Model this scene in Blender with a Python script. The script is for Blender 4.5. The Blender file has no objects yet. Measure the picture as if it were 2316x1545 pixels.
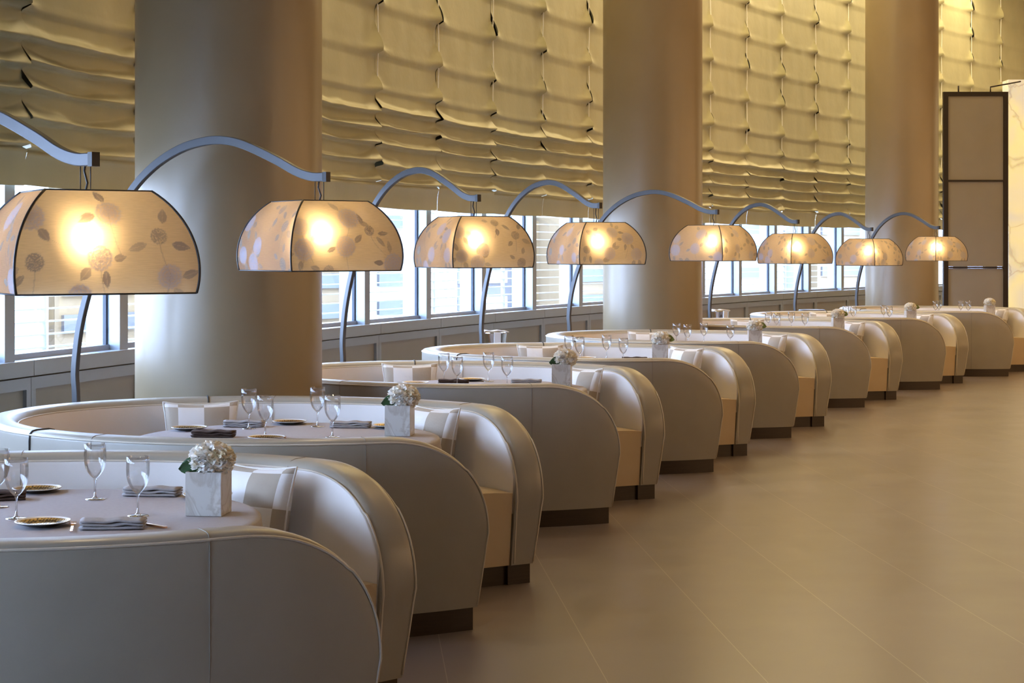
import bpy, bmesh, math, random
from mathutils import Vector, Matrix, noise
PI = math.pi
sc = bpy.context.scene
COL = sc.collection
random.seed(7)

# ------------------------------------------------------------------ camera
F, HZ, CXP, EYE = 3823.0, 567.0, 1158.0, 1.68     # focal length, horizon row, centre column, eye height
cam_d = bpy.data.cameras.new('camera'); cam = bpy.data.objects.new('camera', cam_d); COL.objects.link(cam)
cam.location = (0, 0, EYE); cam.rotation_euler = (PI/2, 0, 0)
cam_d.sensor_width = 36; cam_d.lens = F/2316*36
cam_d.shift_y = -(772.5-HZ)/2316; cam_d.clip_end = 400
sc.camera = cam
sc.view_settings.view_transform = 'Standard'; sc.view_settings.look = 'None'
sc.view_settings.gamma = 1; sc.view_settings.use_curve_mapping = False
sc.view_settings.exposure = 0.0

# ------------------------------------------------------------------ world: bright hazy sky
w = bpy.data.worlds.new('sky'); sc.world = w; w.use_nodes = True
nt = w.node_tree; bgn = nt.nodes['Background']
bgn.inputs[0].default_value = (0.56, 0.70, 1.0, 1); bgn.inputs[1].default_value = 25.0

def area(name, loc, rot, sx, sy, power, col):
    d = bpy.data.lights.new(name, 'AREA'); d.shape = 'RECTANGLE'; d.size = sx; d.size_y = sy
    d.energy = power; d.color = col
    o = bpy.data.objects.new(name, d); COL.objects.link(o); o.location = loc; o.rotation_euler = rot
    return o

# ------------------------------------------------------------------ ring geometry of the facade
WX, WY, WR = 58.438, -6.843, 63.8
def ring(r, s, z=0.0):            # s = arc length measured on radius WR
    a = s/WR
    return Vector((WX - r*math.cos(a), WY + r*math.sin(a), z))
def px(x, d, z=0.0): return Vector(((x-CXP)/F*d, d, z))
def pxz(x, y, d): return Vector(((x-CXP)/F*d, d, EYE-(y-HZ)*d/F))
BAY, BAY0 = 1.39, 22.96

# warm ceiling lights over the aisle and the row (large lit coves)
WARM = (1.0, 0.66, 0.30)
for k, (x, y, s, p) in enumerate([(2.2, 9.5, 2.2, 60), (4.8, 15.5, 2.4, 90), (8.5, 21.0, 2.6, 130), (4.4, 22.0, 1.8, 50), (12.0, 31.0, 2.4, 160)]):
    area('ceiling_cove_light', (x, y, 7.45), (0, 0, 0), s, s, p, WARM)
# linear wall washers in the ceiling close to the blinds
for k in range(10):
    s = 17.0+k*2.9; a = s/WR; p = ring(WR-0.5, s, 7.5)
    area('wall_washer_light', p, (0, math.radians(0), PI/2-a), 0.2, 2.2, 66+13*k, (1.0, 0.78, 0.40))
# warm fill lights added by the unseen aisle wall, without fixtures, facing the booths
for k in range(6):
    s = 16.0+k*5.5; a = s/WR; p = ring(WR-14.7, s, 2.9)
    d_ = Vector((-math.cos(a), math.sin(a), 0))
    area('aisle_warm_fill', p, d_.to_track_quat('-Z', 'Z').to_euler(), 2.6, 2.8, 78+3*k, (1.0, 0.58, 0.25))

# ------------------------------------------------------------------ materials
MATS = {}
def mat(name, col=(0.8, 0.8, 0.8), rough=0.5, metal=0.0, spec=0.5, coat=0.0, build=None, **kw):
    if name in MATS: return MATS[name]
    m = bpy.data.materials.new(name); m.use_nodes = True
    b = m.node_tree.nodes['Principled BSDF']
    b.inputs['Base Color'].default_value = (*col, 1); b.inputs['Roughness'].default_value = rough
    b.inputs['Metallic'].default_value = metal; b.inputs['Specular IOR Level'].default_value = spec
    b.inputs['Coat Weight'].default_value = coat
    for k, v in kw.items(): b.inputs[k].default_value = v
    if build: build(m.node_tree, b)
    MATS[name] = m
    return m
def N(t, typ, **kw):
    n = t.nodes.new(typ)
    for k, v in kw.items():
        if k in n.inputs: n.inputs[k].default_value = v
        else: setattr(n, k, v)
    return n
def mottled(c1, c2, scale, rough=(0.4, 0.5), bump=0.0, bscale=200, coord='Object', detail=4, stretch=(1, 1, 1)):
    def f(t, b):
        tc = N(t, 'ShaderNodeTexCoord'); mp = N(t, 'ShaderNodeMapping'); mp.inputs['Scale'].default_value = stretch
        t.links.new(tc.outputs[coord], mp.inputs[0])
        nz = N(t, 'ShaderNodeTexNoise', Scale=scale, Detail=detail); t.links.new(mp.outputs[0], nz.inputs['Vector'])
        r = N(t, 'ShaderNodeValToRGB'); r.color_ramp.elements[0].position = 0.3; r.color_ramp.elements[1].position = 0.7
        r.color_ramp.elements[0].color = (*c1, 1); r.color_ramp.elements[1].color = (*c2, 1)
        t.links.new(nz.outputs['Fac'], r.inputs[0]); t.links.new(r.outputs[0], b.inputs['Base Color'])
        mr = N(t, 'ShaderNodeMapRange'); mr.inputs['To Min'].default_value = rough[0]; mr.inputs['To Max'].default_value = rough[1]
        t.links.new(nz.outputs['Fac'], mr.inputs[0]); t.links.new(mr.outputs[0], b.inputs['Roughness'])
        if bump:
            n2 = N(t, 'ShaderNodeTexNoise', Scale=bscale, Detail=3); t.links.new(mp.outputs[0], n2.inputs['Vector'])
            bp = N(t, 'ShaderNodeBump', Strength=bump, Distance=0.002)
            t.links.new(n2.outputs['Fac'], bp.inputs['Height']); t.links.new(bp.outputs[0], b.inputs['Normal'])
    return f
M_LEATHER = mat('pearl_leather', build=mottled((0.335, 0.305, 0.25), (0.375, 0.34, 0.28), 3, (0.30, 0.38), 0.12, 350), coat=0.0, spec=0.6)
M_INNER = mat('ivory_leather', build=mottled((0.74, 0.70, 0.66), (0.78, 0.735, 0.69), 3, (0.42, 0.5), 0.1, 350), spec=0.5)
M_SEAT = mat('seat_leather', build=mottled((0.58, 0.44, 0.27), (0.62, 0.48, 0.30), 4, (0.45, 0.55), 0.1, 300))
M_SEAM = mat('seam_thread', (0.26, 0.235, 0.20), 0.7)
M_GAP = mat('seam_shadow_gap', (0.05, 0.045, 0.04), 0.8)
M_PIPE = mat('leather_piping', (0.62, 0.56, 0.46), 0.4)
M_WOOD = mat('dark_walnut_plinth', build=mottled((0.030, 0.016, 0.009), (0.045, 0.026, 0.015), 6, (0.3, 0.4), stretch=(1, 1, 12)))
M_COLUMN = mat('suede_plaster', build=mottled((0.24, 0.182, 0.105), (0.28, 0.212, 0.125), 1.3, (0.30, 0.38), 0.05, 120), spec=0.8)
M_STEEL = mat('brushed_grey_steel', (0.085, 0.088, 0.095), 0.45, 0.35)
M_BLACK = mat('black_rubber', (0.02, 0.02, 0.022), 0.5)
M_CHROME = mat('polished_steel', (0.75, 0.75, 0.76), 0.12, 1.0)
M_ALU = mat('window_aluminium', (0.31, 0.345, 0.39), 0.35, 0.35)
M_ALU_D = mat('dark_gasket', (0.04, 0.05, 0.07), 0.5)
M_DADO = mat('dado_panel', build=mottled((0.27, 0.265, 0.24), (0.30, 0.29, 0.265), 2, (0.4, 0.5)))
M_CLOTH = mat('grey_tablecloth', build=mottled((0.37, 0.345, 0.36), (0.40, 0.375, 0.385), 60, (0.8, 0.9), 0.15, 900), spec=0.2)
M_NAP = mat('napkin_linen', build=mottled((0.31, 0.295, 0.295), (0.35, 0.335, 0.335), 90, (0.85, 0.95), 0.2, 900), spec=0.15)
M_NAP_B = mat('dark_brown_napkin', build=mottled((0.055, 0.035, 0.03), (0.075, 0.05, 0.04), 90, (0.85, 0.95), 0.2, 900), spec=0.15)
M_TOWEL = mat('white_towel', (0.8, 0.8, 0.82), 0.9)
M_ROSEGOLD = mat('rose_gold', (0.85, 0.55, 0.36), 0.22, 1.0)
M_LEAF = mat('leaf_green', (0.02, 0.075, 0.022), 0.4)
M_LEAF2 = mat('leaf_olive', (0.16, 0.2, 0.04), 0.45)
M_FRAME = mat('dark_bronze_frame', (0.028, 0.018, 0.012), 0.6, 0.1)
M_SCREEN = mat('suede_screen_panel', build=mottled((0.34, 0.31, 0.25), (0.37, 0.335, 0.27), 2, (0.5, 0.6)))
M_CEIL = mat('ceiling_paint', (0.55, 0.47, 0.34), 0.8)
M_WALLP = mat('warm_wall_plaster', build=mottled((0.36, 0.29, 0.19), (0.40, 0.32, 0.21), 1, (0.6, 0.7)))
M_UPWALL = mat('upper_wall_plaster', (0.42, 0.37, 0.27), 0.8)

def marble(t, b):
    tc = N(t, 'ShaderNodeTexCoord')
    nz = N(t, 'ShaderNodeTexNoise', Scale=7.0, Detail=8, Distortion=1.6); t.links.new(tc.outputs['Object'], nz.inputs['Vector'])
    r = N(t, 'ShaderNodeValToRGB'); e = r.color_ramp.elements
    e[0].position = 0.44; e[0].color = (0.56, 0.54, 0.50, 1); e[1].position = 0.58; e[1].color = (0.62, 0.60, 0.56, 1)
    k = e.new(0.50); k.color = (0.44, 0.40, 0.35, 1)
    t.links.new(nz.outputs['Fac'], r.inputs[0]); t.links.new(r.outputs[0], b.inputs['Base Color'])
M_MARBLE = mat('veined_alabaster', rough=0.28, build=marble)

def petals_(t, b):
    tc = N(t, 'ShaderNodeTexCoord')
    nz = N(t, 'ShaderNodeTexNoise', Scale=14.0, Detail=2); t.links.new(tc.outputs['Object'], nz.inputs['Vector'])
    r = N(t, 'ShaderNodeValToRGB'); e = r.color_ramp.elements
    e[0].position = 0.48; e[0].color = (0.93, 0.92, 0.88, 1); e[1].position = 0.7; e[1].color = (0.90, 0.80, 0.55, 1)
    t.links.new(nz.outputs['Fac'], r.inputs[0]); t.links.new(r.outputs[0], b.inputs['Base Color'])
    b.inputs['Subsurface Weight'].default_value = 0.0
M_PETAL = mat('white_petal', rough=0.6, build=petals_)

def plate_gold(t, b):       # dotted gold mosaic on the well of the plate
    tc = N(t, 'ShaderNodeTexCoord')
    v = N(t, 'ShaderNodeTexVoronoi', Scale=95.0); v.inputs['Randomness'].default_value = 0.25
    t.links.new(tc.outputs['Object'], v.inputs['Vector'])
    r = N(t, 'ShaderNodeValToRGB'); e = r.color_ramp.elements
    e[0].position = 0.45; e[0].color = (0.95, 0.66, 0.25, 1); e[1].position = 0.55; e[1].color = (0.07, 0.045, 0.03, 1)
    t.links.new(v.outputs['Distance'], r.inputs[0]); t.links.new(r.outputs[0], b.inputs['Base Color'])
M_PLATE = mat('gold_mosaic_glaze', rough=0.25, metal=0.8, build=plate_gold)
M_RIM = mat('white_porcelain', (0.78, 0.77, 0.75), 0.2)
M_DARKP = mat('black_glaze', (0.02, 0.02, 0.022), 0.2)

def checker(t, b):
    uv = N(t, 'ShaderNodeUVMap'); uv.uv_map = 'UVMap'
    mp = N(t, 'ShaderNodeMapping'); mp.inputs['Location'].default_value = (0.15, 0.1, 0.01)
    t.links.new(uv.outputs[0], mp.inputs[0])
    ck = N(t, 'ShaderNodeTexChecker', Scale=2.9)
    ck.inputs['Color1'].default_value = (0.76, 0.74, 0.72, 1); ck.inputs['Color2'].default_value = (0.43, 0.37, 0.30, 1)
    t.links.new(mp.outputs[0], ck.inputs['Vector']); t.links.new(ck.outputs['Color'], b.inputs['Base Color'])
    nz = N(t, 'ShaderNodeTexNoise', Scale=9.0, Detail=3); t.links.new(uv.outputs[0], nz.inputs['Vector'])
    bp = N(t, 'ShaderNodeBump', Strength=0.35, Distance=0.01)
    t.links.new(nz.outputs['Fac'], bp.inputs['Height']); t.links.new(bp.outputs[0], b.inputs['Normal'])
M_PILLOW = mat('patchwork_linen', rough=0.75, spec=0.25, build=checker)

def floor_(t, b):
    tc = N(t, 'ShaderNodeTexCoord'); mp = N(t, 'ShaderNodeMapping')
    mp.inputs['Rotation'].default_value = (0, 0, math.radians(85)); mp.inputs['Location'].default_value = (0.35, -0.324, 0)
    t.links.new(tc.outputs['Object'], mp.inputs[0])
    br = N(t, 'ShaderNodeTexBrick', Scale=1.0); br.offset = 0.5
    br.inputs['Mortar Size'].default_value = 0.0018; br.inputs['Brick Width'].default_value = 40.0; br.inputs['Row Height'].default_value = 0.62
    br.inputs['Color1'].default_value = (0.208, 0.170, 0.152, 1); br.inputs['Color2'].default_value = (0.198, 0.162, 0.145, 1)
    br.inputs['Mortar'].default_value = (0.36, 0.31, 0.26, 1)
    t.links.new(mp.outputs[0], br.inputs['Vector'])
    nz = N(t, 'ShaderNodeTexNoise', Scale=2.2, Detail=6); t.links.new(tc.outputs['Object'], nz.inputs['Vector'])
    mr = N(t, 'ShaderNodeMapRange'); mr.inputs['To Min'].default_value = 0.88; mr.inputs['To Max'].default_value = 1.1
    t.links.new(nz.outputs['Fac'], mr.inputs[0])
    mx = N(t, 'ShaderNodeMix', data_type='RGBA', blend_type='MULTIPLY'); mx.inputs['Factor'].default_value = 1
    t.links.new(br.outputs['Color'], mx.inputs['A']); t.links.new(mr.outputs[0], mx.inputs['B'])
    t.links.new(mx.outputs['Result'], b.inputs['Base Color'])
    m2 = N(t, 'ShaderNodeMapRange'); m2.inputs['To Min'].default_value = 0.24; m2.inputs['To Max'].default_value = 0.40
    t.links.new(nz.outputs['Fac'], m2.inputs[0]); t.links.new(m2.outputs[0], b.inputs['Roughness'])
M_FLOOR = mat('honed_stone_tile', build=floor_, spec=0.5)

def blind_(t, b):
    tc = N(t, 'ShaderNodeTexCoord')
    nz = N(t, 'ShaderNodeTexNoise', Scale=2.5, Detail=5); t.links.new(tc.outputs['Object'], nz.inputs['Vector'])
    r = N(t, 'ShaderNodeValToRGB'); e = r.color_ramp.elements
    e[0].position = 0.3; e[0].color = (0.37, 0.355, 0.215, 1); e[1].position = 0.7; e[1].color = (0.42, 0.40, 0.245, 1)
    t.links.new(nz.outputs['Fac'], r.inputs[0]); t.links.new(r.outputs[0], b.inputs['Base Color'])
    n2 = N(t, 'ShaderNodeTexNoise', Scale=5.0, Detail=4); t.links.new(tc.outputs['Object'], n2.inputs['Vector'])
    bp = N(t, 'ShaderNodeBump', Strength=0.25, Distance=0.02)
    t.links.new(n2.outputs['Fac'], bp.inputs['Height']); t.links.new(bp.outputs[0], b.inputs['Normal'])
M_BLIND = mat('silk_blind', rough=0.42, spec=0.5, build=blind_, **{'Sheen Weight': 0.25})

def glass_thin(name, tint=(1, 1, 1), gloss=0.06, fres=0.75):
    m = bpy.data.materials.new(name); m.use_nodes = True; t = m.node_tree; t.nodes.clear()
    o = N(t, 'ShaderNodeOutputMaterial'); tr = N(t, 'ShaderNodeBsdfTransparent'); tr.inputs[0].default_value = (*tint, 1)
    gl = N(t, 'ShaderNodeBsdfGlossy', Roughness=0.02); lw = N(t, 'ShaderNodeLayerWeight', Blend=0.25)
    mx = N(t, 'ShaderNodeMixShader'); mm = N(t, 'ShaderNodeMath', operation='MULTIPLY_ADD'); mm.inputs[1].default_value = fres; mm.inputs[2].default_value = gloss
    t.links.new(lw.outputs['Fresnel'], mm.inputs[0]); t.links.new(mm.outputs[0], mx.inputs[0])
    t.links.new(tr.outputs[0], mx.inputs[1]); t.links.new(gl.outputs[0], mx.inputs[2]); t.links.new(mx.outputs[0], o.inputs[0])
    return m
M_STEM = glass_thin('wine_glass_stem', (0.97, 0.975, 0.98), 0.30, 0.6)
M_PANE = glass_thin('window_glass', (0.93, 0.97, 1.0), 0.01, 0.25)
M_GLASS = glass_thin('wine_glass_crystal', (0.993, 0.994, 0.996), 0.055, 0.5)

def shade_mat():
    m = bpy.data.materials.new('printed_lampshade_silk'); m.use_nodes = True; t = m.node_tree; t.nodes.clear()
    o = N(t, 'ShaderNodeOutputMaterial')
    at = N(t, 'ShaderNodeAttribute'); at.attribute_name = 'pattern'
    sp = N(t, 'ShaderNodeSeparateColor'); t.links.new(at.outputs['Color'], sp.inputs[0])
    def mixc(a, b_, fac):
        n = N(t, 'ShaderNodeMix', data_type='RGBA'); n.inputs['A'].default_value = (*a, 1) if isinstance(a, tuple) else (0, 0, 0, 1)
        if not isinstance(a, tuple): t.links.new(a, n.inputs['A'])
        n.inputs['B'].default_value = (*b_, 1); t.links.new(fac, n.inputs['Factor']); return n.outputs['Result']
    # weave slubs
    uv = N(t, 'ShaderNodeUVMap'); uv.uv_map = 'UVMap'; mp = N(t, 'ShaderNodeMapping'); mp.inputs['Scale'].default_value = (14, 160, 1)
    t.links.new(uv.outputs[0], mp.inputs[0]); nz = N(t, 'ShaderNodeTexNoise', Scale=1.0, Detail=4); t.links.new(mp.outputs[0], nz.inputs['Vector'])
    mr = N(t, 'ShaderNodeMapRange'); mr.inputs['To Min'].default_value = 0.78; mr.inputs['To Max'].default_value = 1.15; t.links.new(nz.outputs['Fac'], mr.inputs[0])
    base = mixc((0.27, 0.23, 0.215), (0.52, 0.54, 0.50), sp.outputs[1])       # leaves
    base = mixc(base, (0.80, 0.84, 1.0), sp.outputs[0])                     # blooms
    trn = mixc((0.86, 0.64, 0.38), (0.26, 0.17, 0.11), sp.outputs[1])
    trn = mixc(trn, (0.28, 0.19, 0.12), sp.outputs[0])
    mt = N(t, 'ShaderNodeMix', data_type='RGBA', blend_type='MULTIPLY'); mt.inputs['Factor'].default_value = 1
    t.links.new(trn, mt.inputs['A']); t.links.new(mr.outputs[0], mt.inputs['B'])
    df = N(t, 'ShaderNodeBsdfDiffuse'); t.links.new(base, df.inputs[0])
    tl = N(t, 'ShaderNodeBsdfTranslucent'); t.links.new(mt.outputs['Result'], tl.inputs[0])
    rfa = N(t, 'ShaderNodeBsdfRefraction', Roughness=0.60, IOR=1.12); t.links.new(mt.outputs['Result'], rfa.inputs[0])
    rfb = N(t, 'ShaderNodeBsdfRefraction', Roughness=1.0, IOR=1.30); t.links.new(mt.outputs['Result'], rfb.inputs[0])
    rf = N(t, 'ShaderNodeMixShader'); rf.inputs[0].default_value = 0.72
    t.links.new(rfa.outputs[0], rf.inputs[1]); t.links.new(rfb.outputs[0], rf.inputs[2])
    m1 = N(t, 'ShaderNodeMixShader'); m1.inputs[0].default_value = 0.38
    t.links.new(df.outputs[0], m1.inputs[1]); t.links.new(tl.outputs[0], m1.inputs[2])
    m2 = N(t, 'ShaderNodeMixShader'); m2.inputs[0].default_value = 0.36
    t.links.new(m1.outputs[0], m2.inputs[1]); t.links.new(rf.outputs[0], m2.inputs[2])
    tp_ = N(t, 'ShaderNodeBsdfTransparent'); tp_.inputs[0].default_value = (1, 0.85, 0.6, 1)
    m3 = N(t, 'ShaderNodeMixShader'); m3.inputs[0].default_value = 0.02
    t.links.new(m2.outputs[0], m3.inputs[1]); t.links.new(tp_.outputs[0], m3.inputs[2])
    t.links.new(m3.outputs[0], o.inputs[0])
    return m
M_SHADE = shade_mat()

def emis(name, col, st):
    m = bpy.data.materials.new(name); m.use_nodes = True; t = m.node_tree; t.nodes.clear()
    o = N(t, 'ShaderNodeOutputMaterial'); e = N(t, 'ShaderNodeEmission', Strength=st); e.inputs[0].default_value = (*col, 1)
    t.links.new(e.outputs[0], o.inputs[0]); return m
M_BULB = emis('glowing_bulb', (1, 0.80, 0.50), 60)

def onyx():
    m = bpy.data.materials.new('backlit_onyx'); m.use_nodes = True; t = m.node_tree; b = t.nodes['Principled BSDF']
    tc = N(t, 'ShaderNodeTexCoord')
    nz = N(t, 'ShaderNodeTexNoise', Scale=1.1, Detail=5, Distortion=1.2); t.links.new(tc.outputs['Object'], nz.inputs['Vector'])
    r = N(t, 'ShaderNodeValToRGB'); e = r.color_ramp.elements
    e[0].position = 0.35; e[0].color = (0.66, 0.60, 0.46, 1); e[1].position = 0.62; e[1].color = (0.88, 0.74, 0.34, 1)
    t.links.new(nz.outputs['Fac'], r.inputs[0])
    v = N(t, 'ShaderNodeTexVoronoi', Scale=1.9, feature='DISTANCE_TO_EDGE')
    ad = N(t, 'ShaderNodeMix', data_type='RGBA'); ad.inputs['Factor'].default_value = 0.35
    t.links.new(tc.outputs['Object'], ad.inputs['A']); t.links.new(nz.outputs['Color'], ad.inputs['B']); t.links.new(ad.outputs['Result'], v.inputs['Vector'])
    vr = N(t, 'ShaderNodeMapRange'); vr.inputs['From Max'].default_value = 0.03; vr.inputs['To Min'].default_value = 0.72
    t.links.new(v.outputs['Distance'], vr.inputs[0])
    mx = N(t, 'ShaderNodeMix', data_type='RGBA', blend_type='MULTIPLY'); mx.inputs['Factor'].default_value = 1
    t.links.new(r.outputs[0], mx.inputs['A']); t.links.new(vr.outputs[0], mx.inputs['B'])
    t.links.new(mx.outputs['Result'], b.inputs['Base Color']); t.links.new(mx.outputs['Result'], b.inputs['Emission Color'])
    b.inputs['Emission Strength'].default_value = 0.72; b.inputs['Roughness'].default_value = 0.25
    return m
M_ONYX = onyx()

# ------------------------------------------------------------------ object helpers
def link_mesh(name, verts, faces, m, parent=None, smooth=True, mats=None, fmat=None):
    me = bpy.data.meshes.new(name); me.from_pydata([tuple(v) for v in verts], [], faces)
    if smooth: me.polygons.foreach_set('use_smooth', [True]*len(me.polygons))
    for mm in (mats or [m]): me.materials.append(mm)
    if fmat: me.polygons.foreach_set('material_index', fmat)
    me.update()
    o = bpy.data.objects.new(name, me); COL.objects.link(o)
    if parent: o.parent = parent
    return o
def thing(name, label, cat, loc=(0, 0, 0), rz=0.0, group=None):
    o = bpy.data.objects.new(name, None); COL.objects.link(o); o.location = loc; o.rotation_euler = (0, 0, rz)
    o.empty_display_size = 0.1
    return tag(o, label, cat, group)
def tag(o, label, cat, group=None):
    o['label'] = label; o['category'] = cat
    if group: o['group'] = group
    return o
def struct(o, label=None):
    o['kind'] = 'structure'
    if label: o['label'] = label
    return o
def copy_thing(root, loc, rz, label, group=None):
    r = root.copy(); COL.objects.link(r); r.location = loc; r.rotation_euler = (0, 0, rz); r['label'] = label
    if group: r['group'] = group
    for ch in root.children:
        c = ch.copy(); COL.objects.link(c); c.parent = r
        for g in ch.children:
            d = g.copy(); COL.objects.link(d); d.parent = c
    return r
class MB:
    def __init__(s): s.v = []; s.f = []
    def box(s, x0, x1, y0, y1, z0, z1, M=None):
        b = len(s.v)
        for p in [(x0, y0, z0), (x1, y0, z0), (x1, y1, z0), (x0, y1, z0), (x0, y0, z1), (x1, y0, z1), (x1, y1, z1), (x0, y1, z1)]:
            s.v.append(M @ Vector(p) if M else Vector(p))
        s.f += [tuple(b+i for i in q) for q in [(3, 2, 1, 0), (4, 5, 6, 7), (0, 1, 5, 4), (1, 2, 6, 5), (2, 3, 7, 6), (3, 0, 4, 7)]]
    def rings(s, rings, closed_ring=True, cap=True, loop=False):
        b = len(s.v); n = len(rings[0])
        for r in rings: s.v += [Vector(p) for p in r]
        m = len(rings)
        for i in range(m if loop else m-1):
            j = (i+1) % m
            for k in range(n if closed_ring else n-1):
                l = (k+1) % n
                s.f.append((b+i*n+k, b+i*n+l, b+j*n+l, b+j*n+k))
        if cap and not loop:
            s.f.append(tuple(b+k for k in range(n))[::-1]); s.f.append(tuple(b+(m-1)*n+k for k in range(n)))
    def lathe(s, prof, n=32, c=(0, 0, 0), cap=False):
        R = []
        for r, z in prof:
            R.append([(c[0]+r*math.cos(2*PI*k/n), c[1]+r*math.sin(2*PI*k/n), c[2]+z) for k in range(n)])
        s.rings(R, cap=cap)
    def tube(s, pts, r, n=8, up=None, rect=None):
        R = []; pts = [Vector(p) for p in pts]; prev = None
        for i, p in enumerate(pts):
            t = (pts[min(i+1, len(pts)-1)]-pts[max(i-1, 0)]).normalized()
            if up is not None: a = Vector(up).cross(t).normalized()
            else:
                if prev is None: a = t.orthogonal().normalized()
                else: a = (prev - t*prev.dot(t)).normalized()
                prev = a
            bb = t.cross(a)
            if rect:
                hw, hh = rect; R.append([p+a*x+bb*y for x, y in ((-hw, -hh), (hw, -hh), (hw, hh), (-hw, hh))])
            else:
                rr = r[i] if isinstance(r, (list, tuple)) else r
                R.append([p+a*rr*math.cos(2*PI*k/n)+bb*rr*math.sin(2*PI*k/n) for k in range(n)])
        s.rings(R)
    def build(s, name, m, parent=None, smooth=True, **kw): return link_mesh(name, s.v, s.f, m, parent, smooth, **kw)
def soften(o, ang=35):
    me = o.data
    try: me.set_sharp_from_angle(angle=math.radians(ang))
    except Exception: pass
    return o
def bevel(o, wd, seg=2):
    bm = bmesh.new(); bm.from_mesh(o.data)
    ed = [e for e in bm.edges if len(e.link_faces) == 2 and e.calc_face_angle(0) > 0.6]
    bmesh.ops.bevel(bm, geom=ed, offset=wd, segments=seg, profile=0.5, affect='EDGES', clamp_overlap=True)
    bm.to_mesh(o.data); bm.free(); return o

# ------------------------------------------------------------------ setting: floor, ceiling, walls
S0, S1 = 10.0, 47.5
def arc_strip(name, r, z0, z1, s0, s1, thick, m, step=0.7):
    n = int((s1-s0)/step)+1; R = []
    for i in range(n+1):
        s = s0+(s1-s0)*i/n
        R.append([ring(r, s, z0), ring(r+thick, s, z0), ring(r+thick, s, z1), ring(r, s, z1)])
    b = MB(); b.rings(R); return b.build(name, m, smooth=False)
def slab(name, z0, z1, m, r0, r1, s0, s1):
    q = MB(); n = 40
    q.rings([[ring(r0, s0+(s1-s0)*i/n, z0), ring(r1, s0+(s1-s0)*i/n, z0), ring(r1, s0+(s1-s0)*i/n, z1), ring(r0, s0+(s1-s0)*i/n, z1)] for i in range(n+1)])
    return struct(q.build(name, m, smooth=False))
slab('floor', -0.1, 0.0, M_FLOOR, WR-15.4, WR+0.38, 0.5, 52)
slab('ceiling', 7.6, 7.7, M_CEIL, WR-15.4, WR+0.38, 0.5, 52)
struct(arc_strip('wall_left', WR+0.02, 2.34, 7.6, S0-8, S1, 0.35, M_UPWALL), 'plain upper wall behind the folded blinds')
dado = arc_strip('wall_dado', WR+0.07, 0.0, 0.96, S0-8, S1, 0.3, M_DADO); dado.name = 'wall_left_dado'; struct(dado, 'low panelled wall under the windows')
b = MB(); b.rings([[ring(r, 2, 0), ring(r, 1.7, 0), ring(r, 1.7, 7.6), ring(r, 2, 7.6)] for r in (WR-15, WR+0.3)]); struct(b.build('wall_back', M_WALLP, smooth=False))
b = MB()
b.rings([[ring(WR-15, s, 0), ring(WR-15.3, s, 0), ring(WR-15.3, s, 7.6), ring(WR-15, s, 7.6)] for s in [0.5+i*1.3 for i in range(41)]])
struct(b.build('wall_right', M_WALLP, smooth=False))
b = MB(); b.rings([[ring(r, 47, 0), ring(r, 47.3, 0), ring(r, 47.3, 7.6), ring(r, 47, 7.6)] for r in (WR-15, WR+0.3)]); struct(b.build('wall_far', M_WALLP, smooth=False))

# window bays: sill, fascia, mullion, pane and dado panel per bay
k0, k1 = -15, 17
for n, k in enumerate(range(k0, k1)):
    s = BAY0+BAY*k; e = s+BAY
    root = bpy.data.objects.new('window_%d' % (n+1), None); COL.objects.link(root); struct(root)
    root.location = ring(WR, (s+e)/2)
    L = root.location.copy()
    def P(r, ss, z): return ring(WR+r, ss, z)-L
    def blk(name, m, r0, r1, s0, s1, z0, z1, seg=2):
        q = MB(); R = []
        for i in range(seg+1):
            ss = s0+(s1-s0)*i/seg
            R.append([P(r0, ss, z0), P(r1, ss, z0), P(r1, ss, z1), P(r0, ss, z1)])
        q.rings(R); return q.build(name, m, root, smooth=False)
    blk('mullion', M_ALU, 0.04, 0.30, s-0.115, s-0.005, 1.0, 2.34)
    blk('gasket', M_ALU_D, 0.135, 0.16, s-0.135, s-0.115, 1.0, 2.34)
    blk('pane', M_PANE, 0.155, 0.158, s, e-0.115, 1.03, 2.34)
    blk('bottom_rail', M_ALU, 0.12, 0.2, s, e-0.115, 1.0, 1.035)
    blk('sill', M_ALU, 0.0, 0.30, s+0.15, e+0.145, 0.905, 1.0)
    blk('panel_rail', M_ALU, 0.02, 0.07, s+0.15, e+0.145, 0.82, 0.893)
    blk('panel_stile', M_ALU, 0.02, 0.07, s+0.15, s+0.20, 0.08, 0.82, 1)
    blk('panel_stile', M_ALU, 0.02, 0.07, e+0.095, e+0.145, 0.08, 0.82, 1)
    blk('dado_panel', M_DADO, 0.045, 0.07, s+0.20, e+0.095, 0.08, 0.82)
    blk('skirting', M_ALU, 0.015, 0.07, s+0.145, e+0.145, 0.0, 0.075)

# ------------------------------------------------------------------ outside: terrace, louvre screen and pale buildings
b = MB(); b.box(-60, 30, 6, 90, -0.9, -0.7); og = b.build('exterior_ground', mat('pale_paving', (0.42, 0.42, 0.42), 0.8), smooth=False); struct(og, 'pale terrace outside the windows')
M_WHITE = mat('white_painted_metal', (0.46, 0.46, 0.46), 0.5)
M_TAN = mat('tan_stone', build=mottled((0.22, 0.155, 0.085), (0.27, 0.20, 0.12), 1.5, (0.8, 0.9)))
M_GREYB = mat('blue_grey_cladding', (0.12, 0.13, 0.15), 0.6)
scr = thing('louvre_screen', 'white horizontal louvre screen standing outside the windows', 'screen', ring(WR+2.6, 27, -0.7))
L = scr.location.copy()
q = MB()
for z in [i*0.115 for i in range(-4, 34)]:
    q.rings([[ring(WR+2.6, s, z)-L, ring(WR+2.66, s, z)-L, ring(WR+2.66, s, z+0.014)-L, ring(WR+2.6, s, z+0.014)-L] for s in [6+i*1.2 for i in range(34)]])
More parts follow.
